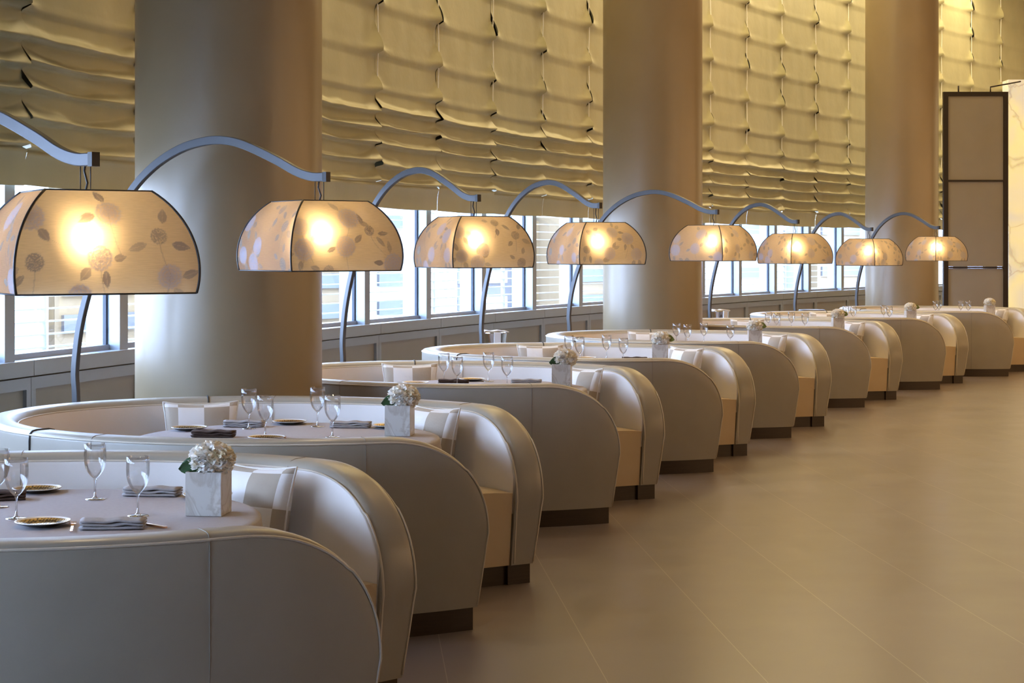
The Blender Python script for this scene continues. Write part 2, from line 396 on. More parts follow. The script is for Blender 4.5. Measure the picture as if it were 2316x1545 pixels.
q.build('slats', M_WHITE, scr, smooth=False)['kind'] = 'stuff'
for i in range(21):
    s = 6+i*1.95; q = MB(); c = ring(WR+2.63, s)-L
    q.lathe([(0.03, -0.0-0.0), (0.03, 4.0)], 8, (c.x, c.y, -0.0), cap=True); q.build('post', M_WHITE, scr)
bl = random.Random(3)
KM = [M_TAN, M_WHITE, M_GREYB]; KW = ['tan stone', 'white ribbed', 'blue grey']
blds = [(28.2, 1, 'at the left frame edge'), (31.2, 0, 'just left of the nearest column'), (36.0, 0, 'just right of the nearest column'), (38.8, 1, 'between the second and third lamps'),
        (41.2, 2, 'beside the third lamp'), (43.6, 0, 'just left of the middle column'), (49.2, 1, 'just right of the middle column'), (51.3, 2, 'behind the sixth lamp'), (53.4, 0, 'just left of the farthest column')]
for i, (s, ty, wh) in enumerate(blds):
    c = ring(WR+9+bl.random()*1.5, s, -0.7); a = s/WR
    r_ = thing('distant_building', '%s building outside, seen through the windows %s' % (KW[ty], wh), 'building', c, PI/2-a, 'buildings outside')
    q = MB(); q.box(-1.35, 1.35, 0, 4, 0, 5.2); q.build('wall', KM[ty], r_, smooth=False)
    q = MB()
    for z in range(8): q.box(-1.2, 0.5, -0.06, 0.02, 0.5+z*0.58, 0.78+z*0.58)
    q.build('window_band', M_GREYB if ty != 2 else M_WHITE, r_, smooth=False)
    q = MB(); q.box(0.75, 1.05, -0.35, 0.0, 0, 5.4); q.build('pier', M_WHITE, r_, smooth=False)

# ------------------------------------------------------------------ folded blinds
levels = [2.08, 2.31, 2.475, 2.64, 2.80, 2.965, 3.14, 3.47, 3.93, 4.40, 4.90, 5.40, 5.9, 6.4, 6.9, 7.4]
def blind_panel(s0, s1, parent, L, rnd, seedz):
    nx = 30; V = []; Fc = []; rows = []
    lev = [levels[0]+rnd.uniform(-.004, .004)] + [z+rnd.uniform(-.022, .022) for z in levels[1:]]
    side = [0.55+0.45*rnd.random() for _ in range(len(lev)*2)]
    nt_ = 12
    for li in range(len(lev)-1):
        z0, z1 = lev[li], lev[li+1]; p = z1-z0
        for j in range(nt_): rows.append((li, j/nt_, z0, p))
    for (li, t, z0, p) in rows:
        for i in range(nx+1):
            x = i/nx; s = s0+(s1-s0)*x
            wob = noise.noise(Vector((s*1.7, z0*3, seedz)))
            w2 = noise.noise(Vector((s*5.0, z0*5+7, seedz)))
            ew = 0.13 if p < 0.3 else 0.085
            e0 = math.exp(-x/ew)*side[li*2]; e1 = math.exp(-(1-x)/ew)*side[li*2+1]
            edge = max(e0, e1)
            if li == 0:
                off = 0.02+0.012*wob; depth = 0.0
                off += 0.03*(t**3)
            else:
                # pocket fold: cloth bellies out above its lower line, then tucks sharply back
                start = (0.30+0.20*wob+0.10*w2+0.50*edge) if p < 0.3 else (0.07+0.05*wob+0.62*edge)
                start = max(0.10, min(0.92, start))
                amp = (0.080+0.035*wob+0.02*w2) if p < 0.3 else (0.018+0.012*wob+0.105*edge)
                amp = max(0.02, amp)
                if t < 0.02: off = 0.0
                elif t < start:
                    q = t/start; off = amp*(1-q)**1.1*(1 if q > 0.18 else (0.55+0.45*q/0.18))
                else: off = 0.0
                off += 0.012*(1-t)+0.004*w2
                if edge > 0.3 and p > 0.3: off += 0.012*edge*math.sin(t*60)*max(0, 1-t*1.6)
            z = z0+t*p
            # lower edge line dips a little between the cords
            z -= 0.010*math.sin(PI*x)*(1 if p < 0.3 else 0.1)*(1-t)
            V.append(ring(WR-0.03-off, s, z)-L)
    for r in range(len(rows)-1):
        for i in range(nx):
            a = r*(nx+1)+i; Fc.append((a, a+1, a+nx+2, a+nx+1))
    return link_mesh('fabric_panel', V, Fc, M_BLIND, parent)
blinds = [(-7, -3, 'gathered gold silk blind above the windows left of the nearest column'),
          (-3, 5, 'gathered gold silk blind between the nearest and the middle column'),
          (5, 12, 'gathered gold silk blind between the middle and the farthest column'),
          (12, 17, 'gathered gold silk blind beyond the farthest column, above the tall screen')]
for bi, (ka, kb, lab) in enumerate(blinds):
    sa = BAY0+BAY*ka-0.05
    root = thing('roman_blind', lab, 'blind', ring(WR-0.03, sa+BAY*(kb-ka)/2, 2.08)); L = root.location.copy()
    rnd = random.Random(11+bi)
    for k in range(ka, kb):
        s0 = BAY0+BAY*k-0.05
        blind_panel(s0+0.002, s0+BAY-0.002, root, L, rnd, bi*9.1+k)
        q = MB(); pts = [ring(WR-0.062-0.004*math.sin(z*9), s0, z)-L for z in [3.2+i*0.1 for i in range(40)]]
        q.tube(pts, 0.0065, 6); q.build('cord_light_slit', mat('white_cord_daylight', (0.85, 0.85, 0.85), 0.5), root)  # white cord colour also stands in for daylight slits between the panels

# ------------------------------------------------------------------ columns
for (cx_, cy_, lab, nm) in [(-1.686, 10.08, 'nearest thick round tan column, behind the second booth', 1), (1.519, 18.26, 'middle round tan column, behind the fifth booth', 2), (5.88, 25.5, 'farthest round tan column, behind the eighth booth', 3)]:
    root = thing('round_column', lab, 'column', (cx_, cy_, 0))
    q = MB(); rr_ = (0.55, 0.535, 0.54)[nm-1]; q.lathe([(rr_, 0.12), (rr_, 7.6)], 96, cap=True); soften(q.build('shaft', M_COLUMN, root))
    q = MB(); q.lathe([(rr_+0.008, 0.0), (rr_+0.008, 0.12)], 96, cap=True); soften(q.build('base_band', M_FRAME, root))

# ------------------------------------------------------------------ booths
TOP, BA, BB, UE, VE, E1, E2 = 0.872, 1.386, 1.124, 1.269, 0.541, 0.334, 1.06
def outline():
    P0, P1, P2, P3 = (UE, VE), (UE-E1, VE+E1*E2), (0.55, BB), (0, BB)
    pts = []
    for i in range(201):
        t = i/200; a = [(1-t)**3, 3*(1-t)**2*t, 3*(1-t)*t*t, t**3]
        pts.append(Vector((sum(a[k]*(P0, P1, P2, P3)[k][0] for k in range(4)), -sum(a[k]*(P0, P1, P2, P3)[k][1] for k in range(4)))))
    for i in range(1, 400):
        a = PI/2+PI*i/400; pts.append(Vector((BA*math.cos(a), -BB*math.sin(a))))
    mir = [Vector((p.x, -p.y)) for p in pts[:201]][::-1]
    return pts+mir
OUT = outline()
CUM = [0.0]
for i in range(1, len(OUT)): CUM.append(CUM[-1]+(OUT[i]-OUT[i-1]).length)
LEN = CUM[-1]
import bisect
def at(s):
    s = max(0.0, min(LEN, s)); i = min(max(bisect.bisect(CUM, s)-1, 0), len(OUT)-2)
    f_ = (s-CUM[i])/(CUM[i+1]-CUM[i]); return OUT[i].lerp(OUT[i+1], f_)
def frame(s):
    p = at(s); t = (at(min(LEN, s+0.03))-at(max(0, s-0.03))).normalized()
    return p, Vector((t.y, -t.x)) if Vector((t.y, -t.x)).dot(Vector((0.0, 0))-p) > 0 else Vector((-t.y, t.x))
def off(s, t):
    p, n = frame(s); return p+n*t
RS, RZ = 0.50, 0.43
def hgt(s):
    d = min(s, LEN-s)
    if d >= RS: return TOP
    q = 1-d/RS
    return TOP-RZ+RZ*(1-q**2.15)**(1/2.15)
def srange(a, b, dense=True):
    L_ = []
    n = 26
    for i in range(n+1): L_.append(RS*(1-math.cos(PI/2*i/n)))
    m = 110
    mid = [RS+(LEN-2*RS)*i/m for i in range(1, m)]
    full = L_+mid+[LEN-x for x in L_[::-1]]
    return [a]+[x for x in full if a < x < b]+[b]
def t_out(z): return 0.040*max(0, (0.47-z)/0.37)**1.3 if z < 0.47 else 0.0
def trim(s, z):
    k = 0.045*max(0.0, (0.45-z)/0.45)
    if s < 0.3: return s+k*(1-s/0.3)
    if LEN-s < 0.3: return s-k*(1-(LEN-s)/0.3)
    return s
def sec(s):
    H = hgt(s); rows = []
    for f_ in (0.0, 0.15, 0.3, 0.5, 0.7, 0.88):
        z = 0.1+(H-0.045-0.1)*f_; rows.append((t_out(z), z))
    rows += [(0.001, H-0.030), (0.004, H-0.014), (0.014, H-0.004), (0.035, H), (0.10, H), (0.126, H-0.006), (0.142, H-0.020), (0.148, H-0.040)]
    for f_ in (0.8, 0.5, 0.2, 0.0):
        z = 0.1+(H-0.045-0.1)*f_; rows.append((0.148+0.020*max(0, (TOP-z))/TOP, z))
    out = []
    for t, z in rows:
        p = off(trim(s, z), t); out.append((p.x, p.y, z))
    return out
def booth_proto():
    root = bpy.data.objects.new('dining_booth', None); COL.objects.link(root)
    q = MB(); q.rings([sec(s) for s in srange(0, LEN)]); soften(q.build('back_shell', M_LEATHER, root), 50)
    # ivory inner lining
    R = []
    for s in srange(0.02, LEN-0.02):
        H = hgt(s); zt = H-0.030; r = []
        for f_ in (1.0, 0.97, 0.75, 0.5, 0.25, 0.0):
            z = 0.36+(max(zt, 0.40)-0.36)*f_
            t = 0.148+0.020*max(0, (TOP-z))/TOP + (0.002 if f_ == 1.0 else 0.007)
            p = off(trim(s, z), t); r.append((p.x, p.y, z))
        p = off(trim(s, 0.36), 0.15); r.append((p.x, p.y, 0.36))
        p = off(trim(s, zt), 0.14); r.append((p.x, p.y, max(zt, 0.40)))
        R.append(r)
    q = MB(); q.rings(R); soften(q.build('inner_lining', M_INNER, root), 60)
    # seat
    R = []
    for s in srange(0.012, LEN-0.012):
        r = []
        for t, z in ((0.17, 0.10), (0.555, 0.10), (0.566, 0.14), (0.580, 0.30), (0.585, 0.42), (0.575, 0.455), (0.55, 0.470), (0.42, 0.478), (0.27, 0.474), (0.17, 0.466)):
            p = off(trim(s, z)+0.0, t); r.append((p.x, p.y, z))
        R.append(r)
    q = MB(); q.rings(R); bevel(soften(q.build('seat', M_SEAT, root), 40), 0.0)
    # plinth
    R = []
    for s in srange(0.055, LEN-0.055):
        R.append([(off(s, t).x, off(s, t).y, z) for t, z in ((0.045, 0.0), (0.175, 0.0), (0.175, 0.1), (0.045, 0.1))])
    q = MB(); q.rings(R); soften(q.build('plinth', M_WOOD, root), 40)
    R = []
    for s in srange(0.075, LEN-0.075):
        R.append([(off(s, t).x, off(s, t).y, z) for t, z in ((0.176, 0.0), (0.52, 0.0), (0.52, 0.1), (0.176, 0.1))])
    q = MB(); q.rings(R); soften(q.build('seat_plinth', M_WOOD, root), 40)
    # piping along the rim, inside and outside
    for t, dz in ((0.150, -0.030), (0.001, -0.018)):
        pts = []
        for s in srange(0.0, LEN):
            z = hgt(s)+dz; p = off(s, t); 
            if min(s, LEN-s) < RS*0.25:
                z = hgt(s)+dz*0.6
            pts.append((p.x, p.y, z))
        for zz in (0.38, 0.32, 0.25, 0.18, 0.11):
            tt_ = t+t_out(zz)*(1 if t < 0.1 else 0); a_ = off(trim(0.0, zz), tt_); e_ = off(trim(LEN, zz), tt_)
            pts.insert(0, (a_.x, a_.y, zz)); pts.append((e_.x, e_.y, zz))
        q = MB(); q.tube(pts, 0.0045, 6); q.build('piping', M_PIPE, root)
    # stitched seams on the outer skin and open joints over the back
    def seam(s, r, m, name, dt):
        pts = []
        for t, z in [(t_out(z)-dt, z) for z in (0.10, 0.2, 0.3, 0.4, 0.5, 0.6, 0.7, 0.8, TOP-0.045)]+[(0.004-dt, TOP-0.014), (0.014, TOP-0.004+dt), (0.035, TOP+dt), (0.10, TOP+dt), (0.124, TOP-0.006+dt), (0.141+dt, TOP-0.022), (0.160, TOP-0.05), (0.163, 0.7), (0.167, 0.55), (0.17, 0.48)]:
            p = off(s, t); pts.append((p.x, p.y, z))
        q = MB(); q.tube(pts, r, 6); q.build(name, m, root)
    for s in (0.58, LEN-0.58): seam(s, 0.0016, M_SEAM, 'seam', 0.0004)
    # joints where local x = -0.75
    js = [CUM[i] for i in range(1, len(OUT)) if (OUT[i-1].x+0.75)*(OUT[i].x+0.75) <= 0]
    for s in js: seam(s, 0.0055, M_GAP, 'panel_joint', 0.001)
    mid = (js[0]+CUM[[i for i in range(len(OUT)) if OUT[i].x < 0.02][0]])/2
    for s in (mid, LEN-mid): seam(s, 0.0016, M_SEAM, 'seam', 0.0004)
    return root
BOOTHS = [(-1.646, 5.767, 2.4), (-1.205, 8.312, 13.9), (-0.347, 11.337, 19.7), (0.611, 13.777, 21.2), (1.667, 16.188, 25.8), (3.023, 19.194, 30.4), (4.399, 21.524, 29.0), (5.967, 23.722, 35.0)]
ORD = ['first', 'second', 'third', 'fourth', 'fifth', 'sixth', 'seventh', 'eighth']
where = ['nearest the camera, cut by the left frame edge', 'second from the camera, in front of the nearest column', 'third from the camera, its back hidden by the nearest column', 'fourth from the camera', 'fifth from the camera, in front of the middle column', 'sixth from the camera, its back hidden by the middle column', 'seventh from the camera', 'eighth and farthest, before the tall framed screen']
bp = booth_proto()
for i, (x, y, ph) in enumerate(BOOTHS):
    lab = 'curved horseshoe leather booth, ' + where[i]
    if i == 0:
        bp.location = (x, y, 0); bp.rotation_euler = (0, 0, -math.radians(ph)); tag(bp, lab, 'booth', 'curved dining booths')
    else: copy_thing(bp, (x, y, 0), -math.radians(ph), lab)
def inb(i, u, wv):          # booth local (u toward aisle, wv away from camera) to world
    x, y, ph = BOOTHS[i]; c, s = math.cos(math.radians(ph)), math.sin(math.radians(ph))
    return x+u*c+wv*s, y-u*s+wv*c

# ------------------------------------------------------------------ tables and cloths
TR, TZ = 0.75, 0.762
def table_proto():
    root = bpy.data.objects.new('dining_table', None); COL.objects.link(root)
    q = MB(); q.lathe([(TR-0.01, 0.72), (TR-0.01, TZ-0.006)], 64, cap=True); soften(q.build('tabletop', M_WOOD, root))
    q = MB(); q.lathe([(0.045, 0.03), (0.045, 0.72)], 24, cap=True); q.build('pedestal', M_STEEL, root)
    q = MB(); q.lathe([(0.28, 0.0), (0.28, 0.02), (0.06, 0.035)], 40, cap=True); soften(q.build('base_plate', M_STEEL, root))
    return root
def cloth_mesh():
    q = []; f = []; n = 180
    rad = [0.0, 0.2, 0.45, 0.65, 0.72, 0.738, 0.748]; 
    rows = []
    for r in rad: rows.append((r, TZ-TZ, 0))
    for d in (0.006, 0.02, 0.06, 0.11, 0.17, 0.225): rows.append((None, -d, d))
    for (r, z, d) in rows:
        for k in range(n):
            a = 2*PI*k/n
            if r is None:
                fold = (math.sin(a*17+0.6*math.sin(a*3))*0.5+0.5)*d*0.16
                rr = 0.752+fold+0.02*d
            else: rr = r
            zz = z-(0.003 if r and r > 0.74 else 0)
            q.append((rr*math.cos(a), rr*math.sin(a), zz))
    for i in range(len(rows)-1):
        for k in range(n):
            l = (k+1) % n; f.append((i*n+k, i*n+l, (i+1)*n+l, (i+1)*n+k))
    return q, f
tp = table_proto()
v_, f_ = cloth_mesh(); cp = link_mesh('tablecloth', v_, f_, M_CLOTH)
TAB = []
for i in range(8):
    x, y = inb(i, 0.03 if i == 0 else 0.10, 0.0); TAB.append((x, y))
    lt = 'round pedestal table under a grey cloth inside the %s booth' % ORD[i]
    lc = 'mauve grey cloth draped over the round table of the %s booth' % ORD[i]
    if i == 0:
        tp.location = (x, y, 0); tag(tp, lt, 'table', 'round booth tables'); cp.location = (x, y, TZ); tag(cp, lc, 'tablecloth', 'grey tablecloths')
    else:
        copy_thing(tp, (x, y, 0), 0.0, lt); copy_thing(cp, (x, y, TZ), i*0.7, lc)
def tpos(pxx, dd, i):
    d = BOOTHS[i][1]+dd; return Vector(((pxx-CXP)/F*d, d, TZ+0.001))

# ------------------------------------------------------------------ wine glasses
def glass_proto():
    root = bpy.data.objects.new('wine_glass', None); COL.objects.link(root)
    q = MB(); q.lathe([(0.0005, 0.0035), (0.012, 0.0035), (0.034, 0.0022), (0.0365, 0.001), (0.036, 0.0), (0.0005, 0.0)], 40); q.build('foot', M_STEM, root)
    q = MB(); q.lathe([(0.012, 0.0035), (0.0055, 0.010), (0.0036, 0.03), (0.0036, 0.066), (0.006, 0.074)], 24); q.build('stem', M_STEM, root)
    q = MB(); pr = [(0.0015, 0.074), (0.008, 0.078), (0.018, 0.088), (0.028, 0.102), (0.0355, 0.119), (0.0395, 0.138), (0.0405, 0.160), (0.0400, 0.182), (0.0388, 0.205)]
    pin = [(r-0.0012, z+0.0006) for r, z in pr[::-1]]
    q.lathe(pr+[(0.0380, 0.2055)]+pin[1:-1]+[(0.001, 0.078)], 48); q.build('bowl', M_GLASS, root)
    return root
gp = glass_proto(); first = True
GX = [[(-4, .28), (37, .02), (215, .47), (312, .08)],
      [(563, .40), (600, 0), (718, .5), (752, .0)], [(1004, .4), (1034, 0), (1105, .5), (1147, 0)], [(1287, .4), (1311, 0), (1372, .5), (1410, 0)],
      [(1530, .4), (1555, .1), (1592, .5), (1652, 0)], [(1738, .4), (1757, 0), (1790, .5), (1821, 0)], [(1913, .3), (1930, 0), (1999, .5), (2012, 0)], [(2116, .2), (2124, .45), (2173, .4), (2190, .1)]]
gp_where = ['far left glass', 'near left glass', 'far right glass', 'near right glass']
for i, row in enumerate(GX):
    for j, (x, dd) in enumerate(row):
        p = tpos(x, dd, i)
        lab = 'clear stemmed wine glass on the %s booth table, its %s' % (ORD[i], gp_where[j])
        if first: gp.location = p; tag(gp, lab, 'glass', 'wine glasses on the booth tables'); first = False
        else: copy_thing(gp, p, 0.3*j, lab)

# ------------------------------------------------------------------ vases with blooms
def vase_proto():
    root = bpy.data.objects.new('square_vase', None); COL.objects.link(root)
    a, h_, t = 0.064, 0.152, 0.009
    q = MB()
    o = [(-a, -a), (a, -a), (a, a), (-a, a)]; n_ = [(x*(a-t)/a, y*(a-t)/a) for x, y in o]
    q.rings([[(x, y, 0) for x, y in o], [(x, y, h_) for x, y in o], [(x, y, h_) for x, y in n_], [(x, y, 0.02) for x, y in n_]], cap=True)
    bevel(q.build('vase_body', M_MARBLE, root, smooth=False), 0.0015, 2)
    return root
def bloom_proto():
    root = bpy.data.objects.new('flower_bloom', None); COL.objects.link(root)
    rnd = random.Random(5); V = []; Fc = []
    q = MB()
    for a in range(24): pass
    R = []
    for i in range(13):
        th = PI*i/12; R.append([(0.058*math.sin(th)*math.cos(2*PI*k/20)*1.05, 0.058*math.sin(th)*math.sin(2*PI*k/20)*1.05, 0.052*math.cos(th)) for k in range(20)])
    V += [Vector(p) for r in R for p in r]
    for i in range(12):
        for k in range(20): Fc.append((i*20+k, i*20+(k+1) % 20, (i+1)*20+(k+1) % 20, (i+1)*20+k))
    for n in range(520):
        z = 1-2*(n+0.5)/520; ph = n*2.39996+rnd.uniform(-.2, .2); rr = math.sqrt(1-z*z)
        d = Vector((rr*math.cos(ph), rr*math.sin(ph), z)); base = Vector((d.x*0.056, d.y*0.056, d.z*0.050))
        tilt = (d+Vector((rnd.uniform(-.6, .6), rnd.uniform(-.6, .6), rnd.uniform(-.6, .6)))).normalized()
        a = tilt.cross(Vector((rnd.uniform(-1, 1), rnd.uniform(-1, 1), rnd.uniform(-1, 1)))).normalized(); c = tilt.cross(a)
        L_, W_ = rnd.uniform(0.018, 0.027), rnd.uniform(0.009, 0.015); b0 = len(V)
        for i in range(4):
            f = i/3
            for j in (-1, 0, 1):
                wv = W_*(0.45+1.5*f*(1.25-f))*j
                V.append(base+tilt*L_*f+a*wv+c*(0.006*(j*j)+0.006*f*f+rnd.uniform(-.001, .001)))
        for i in range(3):
            for j in range(2): Fc.append((b0+i*3+j, b0+i*3+j+1, b0+i*3+j+4, b0+i*3+j+3))
    pet = link_mesh('petals', V, Fc, M_PETAL, root); pet.scale = (1.04, 1.04, 0.86); pet.location = (0, 0, -0.008)
    q = MB(); q.tube([(0, 0, -0.04), (-0.01, 0, -0.12), (-0.02, 0, -0.17)], 0.004, 8); q.build('stem', M_LEAF, root)
    return root
def leaf_add(root, m, dirx, dz):
    V = []; Fc = []
    for i in range(7):
        f = i/6; w_ = 0.030*math.sin(PI*min(1, f*0.93+0.07))**0.8
        c = Vector((dirx*(0.035+0.075*f), -0.028, dz+0.02*f-0.03*f*f))
        for j in (-1, -0.5, 0, 0.5, 1): V.append(c+Vector((dirx*-0.25*w_*j*0.5, abs(j)*-0.006, w_*j)))
    for i in range(6):
        for j in range(4): Fc.append((i*5+j, i*5+j+1, (i+1)*5+j+1, (i+1)*5+j))
    o = link_mesh('leaf', V, Fc, m, root)
    sd = o.modifiers.new('thick', 'SOLIDIFY'); sd.thickness = 0.0015
    return o
VX = [(472, .13, 0.12, 'L'), (904, .1, 0.12, 'L'), (1271, .1, 0.12, 'L'), (1493, .1, .12, 'R'), (1707, .1, .05, 'R'), (1895, .1, 0, 'R'), (2059, .1, 0, 'R'), (2238, .0, 0, 'N')]
vp = vase_proto(); bl_ = {'N': bloom_proto()}
OFFX = [0.012, 0.02, 0.022, 0.006, 0, 0, 0, 0]
used_b = set()
def bloom_kind(k):
    if k in bl_: return bl_[k]
    r = bl_['N'].copy(); COL.objects.link(r)
    for ch in bl_['N'].children:
        if ch.name.startswith('leaf'): continue
        c = ch.copy(); COL.objects.link(c); c.parent = r
    if k == 'L': leaf_add(r, M_LEAF, -1, -0.028)
    else: leaf_add(r, M_LEAF2, 1, 0.0)
    bl_[k] = r; return r
lbls = {'L': 'white round bloom with dark green leaf in the vase of the %s booth', 'R': 'white round bloom with olive leaf in the vase of the %s booth', 'N': 'white round bloom without leaves in the vase of the %s booth'}
for i, (x, dd, rz, kd) in enumerate(VX):
    p = tpos(x, dd, i); lab = 'square veined alabaster vase holding a white bloom on the %s booth table' % ORD[i]
    if i == 0: vp.location = p; vp.rotation_euler = (0, 0, -rz); tag(vp, lab, 'vase', 'alabaster vases')
    else: copy_thing(vp, p, -rz, lab)
    src = bloom_kind(kd); lp = p+Vector((OFFX[i], -0.004, 0.152+0.046))
    if kd not in used_b:
        used_b.add(kd); src.location = lp; tag(src, lbls[kd] % ORD[i], 'flower', 'white blooms')
    else: copy_thing(src, lp, 0.0, lbls[kd] % ORD[i], 'white blooms')

# ------------------------------------------------------------------ plates, napkins, cutlery
def plate_proto():
    root = bpy.data.objects.new('bread_plate', None); COL.objects.link(root)
    q = MB(); q.lathe([(0.0005, 0.0), (0.05, 0.0), (0.055, 0.002), (0.088, 0.013), (0.091, 0.016)], 56); q.build('underside', M_DARKP, root)
    q = MB(); q.lathe([(0.0005, 0.0045), (0.05, 0.0045), (0.082, 0.0135)], 56); q.build('well', M_PLATE, root)
    q = MB(); q.lathe([(0.082, 0.0135), (0.088, 0.0175), (0.0915, 0.0175), (0.091, 0.0158)], 56); q.build('rim', M_RIM, root)
    return root
def napkin_proto(m, name='folded_napkin'):
    rows = []; nx = 14
    q = MB()
    for lay in range(3):
        z0 = 0.0+lay*0.0105; R = []
        for i in range(nx+1):
            f = i/nx; x = (f-0.5)*0.205
            wv = 0.002*math.sin(f*9+lay)+0.0015*math.sin(f*17+lay*2)
            hw = 0.042-0.002*lay+0.002*math.sin(f*5+lay)
            sec_ = []
            for k in range(16):
                a = 2*PI*k/16; c, s = math.cos(a), math.sin(a)
                sec_.append((x+0.003*math.sin(a*2+lay), hw*math.copysign(abs(c)**0.35, c), z0+0.0055+0.0052*math.copysign(abs(s)**0.6, s)+(wv if z0 > 0 else max(0, wv)*0.3)))
            R.append(sec_)
        q.rings(R)
    return q.build(name, m)
def fork_proto():
    q = MB()
    q.tube([(0, -0.09, 0.004), (0, -0.04, 0.003), (0, 0.02, 0.004), (0, 0.04, 0.008)], 0, rect=(0.0045, 0.001), up=(0, 0, 1))
    q.box(-0.011, 0.011, 0.038, 0.05, 0.006, 0.0085)
    for k in range(4):
        x = -0.0095+k*0.00635; q.tube([(x, 0.05, 0.0075), (x, 0.07, 0.005), (x, 0.092, 0.008)], 0, rect=(0.0014, 0.0009), up=(0, 0, 1))
    return q.build('dinner_fork', M_ROSEGOLD, smooth=False)
def knife_proto():
    q = MB()
    q.tube([(0, -0.1, 0.004), (0, -0.02, 0.0045), (0, 0.01, 0.004)], 0, rect=(0.006, 0.003), up=(0, 0, 1))
    q.tube([(0, 0.01, 0.004), (0.002, 0.06, 0.004), (0.001, 0.09, 0.004), (-0.004, 0.105, 0.004)], 0, rect=(0.009, 0.0009), up=(0, 0, 1))
    return q.build('dinner_knife', M_ROSEGOLD, smooth=False)
pp = plate_proto(); ng = napkin_proto(M_NAP); nb = napkin_proto(M_NAP_B); fk = fork_proto(); kn = knife_proto()
used = set()
def put(src, key, p, rz, lab, cat, grp):
    if key not in used:
        used.add(key); src.location = p; src.rotation_euler = (0, 0, rz); tag(src, lab, cat, grp); return src
    return copy_thing(src, p, rz, lab, grp)
def ty(x, y):       # photo position of something lying on a table top
    d = (EYE-TZ-0.005)*F/(y-HZ); return Vector(((x-CXP)/F*d, d, TZ+0.001))
# nearest table, piece by piece
put(pp, 'p', ty(97, 1186), 0, 'gold patterned plate nearest the camera on the first booth table, beside the fork', 'plate', 'gold bread plates')
put(pp, 'p', ty(84, 1110), 0, 'gold patterned plate at the back of the first booth table, behind the left glass', 'plate', 'gold bread plates')
put(pp, 'p', ty(470, 1124), 0, 'gold patterned plate mostly hidden behind the vase on the first booth table', 'plate', 'gold bread plates')
put(ng, 'ng', ty(256, 1192), 0.06, 'folded grey napkin nearest the camera on the first booth table, beside the fork', 'napkin', 'folded napkins')
put(ng, 'ng', ty(345, 1118), -0.10, 'folded grey napkin behind the right glass on the first booth table', 'napkin', 'folded napkins')
put(nb, 'nb', ty(-8, 1128), 0.25, 'folded brown napkin at the left frame edge on the first booth table', 'napkin', 'folded napkins')
put(fk, 'f', ty(163, 1192), 0.22, 'rose gold fork between gold plate and grey napkin on the first booth table', 'fork', 'rose gold forks')
put(kn, 'k', ty(331, 1186), 0.9, 'rose gold knife under the end of the nearest grey napkin, first booth table', 'knife', 'rose gold knives')
# second table
put(pp, 'p', ty(428, 971), 0, 'gold patterned plate at the left of the second booth table, near the back cushion', 'plate', 'gold bread plates')
put(pp, 'p', ty(655, 957), 0, 'gold patterned plate at the far side of the second booth table, behind the glasses', 'plate', 'gold bread plates')
put(pp, 'p', ty(603, 993), 0, 'gold patterned plate at the near rim of the second booth table, below the glasses', 'plate', 'gold bread plates')
put(pp, 'p', ty(882, 966), 0, 'gold patterned plate left of the vase on the second booth table', 'plate', 'gold bread plates')
put(nb, 'nb', ty(483, 986), -0.1, 'folded dark brown napkin at the near left of the second booth table', 'napkin', 'folded napkins')
put(ng, 'ng', ty(552, 963), -0.05, 'folded grey napkin behind the left glasses on the second booth table', 'napkin', 'folded napkins')
put(ng, 'ng', ty(793, 965), -0.1, 'folded grey napkin between right glass and vase on the second booth table', 'napkin', 'folded napkins')
put(fk, 'f', ty(645, 991), 0.25, 'rose gold fork at the near rim of the second booth table', 'fork', 'rose gold forks')
# farther tables
for i, (pl, npk) in enumerate([([(940, .25), (1068, .57)], [(895, 0, 'b'), (1026, .30, 'b'), (1190, .3, 'g')]), ([(1325, .5)], [(1435, .3, 'b')]), ([(1577, .26), (1662, .25)], [(1529, .35, 'b')]), ([(1770, .4)], [(1812, .35, 'b')])]):
    b_ = i+2
    for j, (x, dd) in enumerate(pl):
        put(pp, 'p', tpos(x, dd, b_), 0, 'gold patterned plate on the %s booth table, %s' % (ORD[b_], ['left of the middle', 'right of the middle'][j] if len(pl) > 1 else 'the only one seen there'), 'plate', 'gold bread plates')
    for j, (x, dd, c) in enumerate(npk):
        put(nb if c == 'b' else ng, 'nb' if c == 'b' else 'ng', tpos(x, dd, b_), -0.1, 'folded %s napkin on the %s booth table%s' % ('dark brown' if c == 'b' else 'grey', ORD[b_], [', far left one', ', behind the glasses', ', near the vase'][j] if len(npk) > 2 else ''), 'napkin', 'folded napkins')

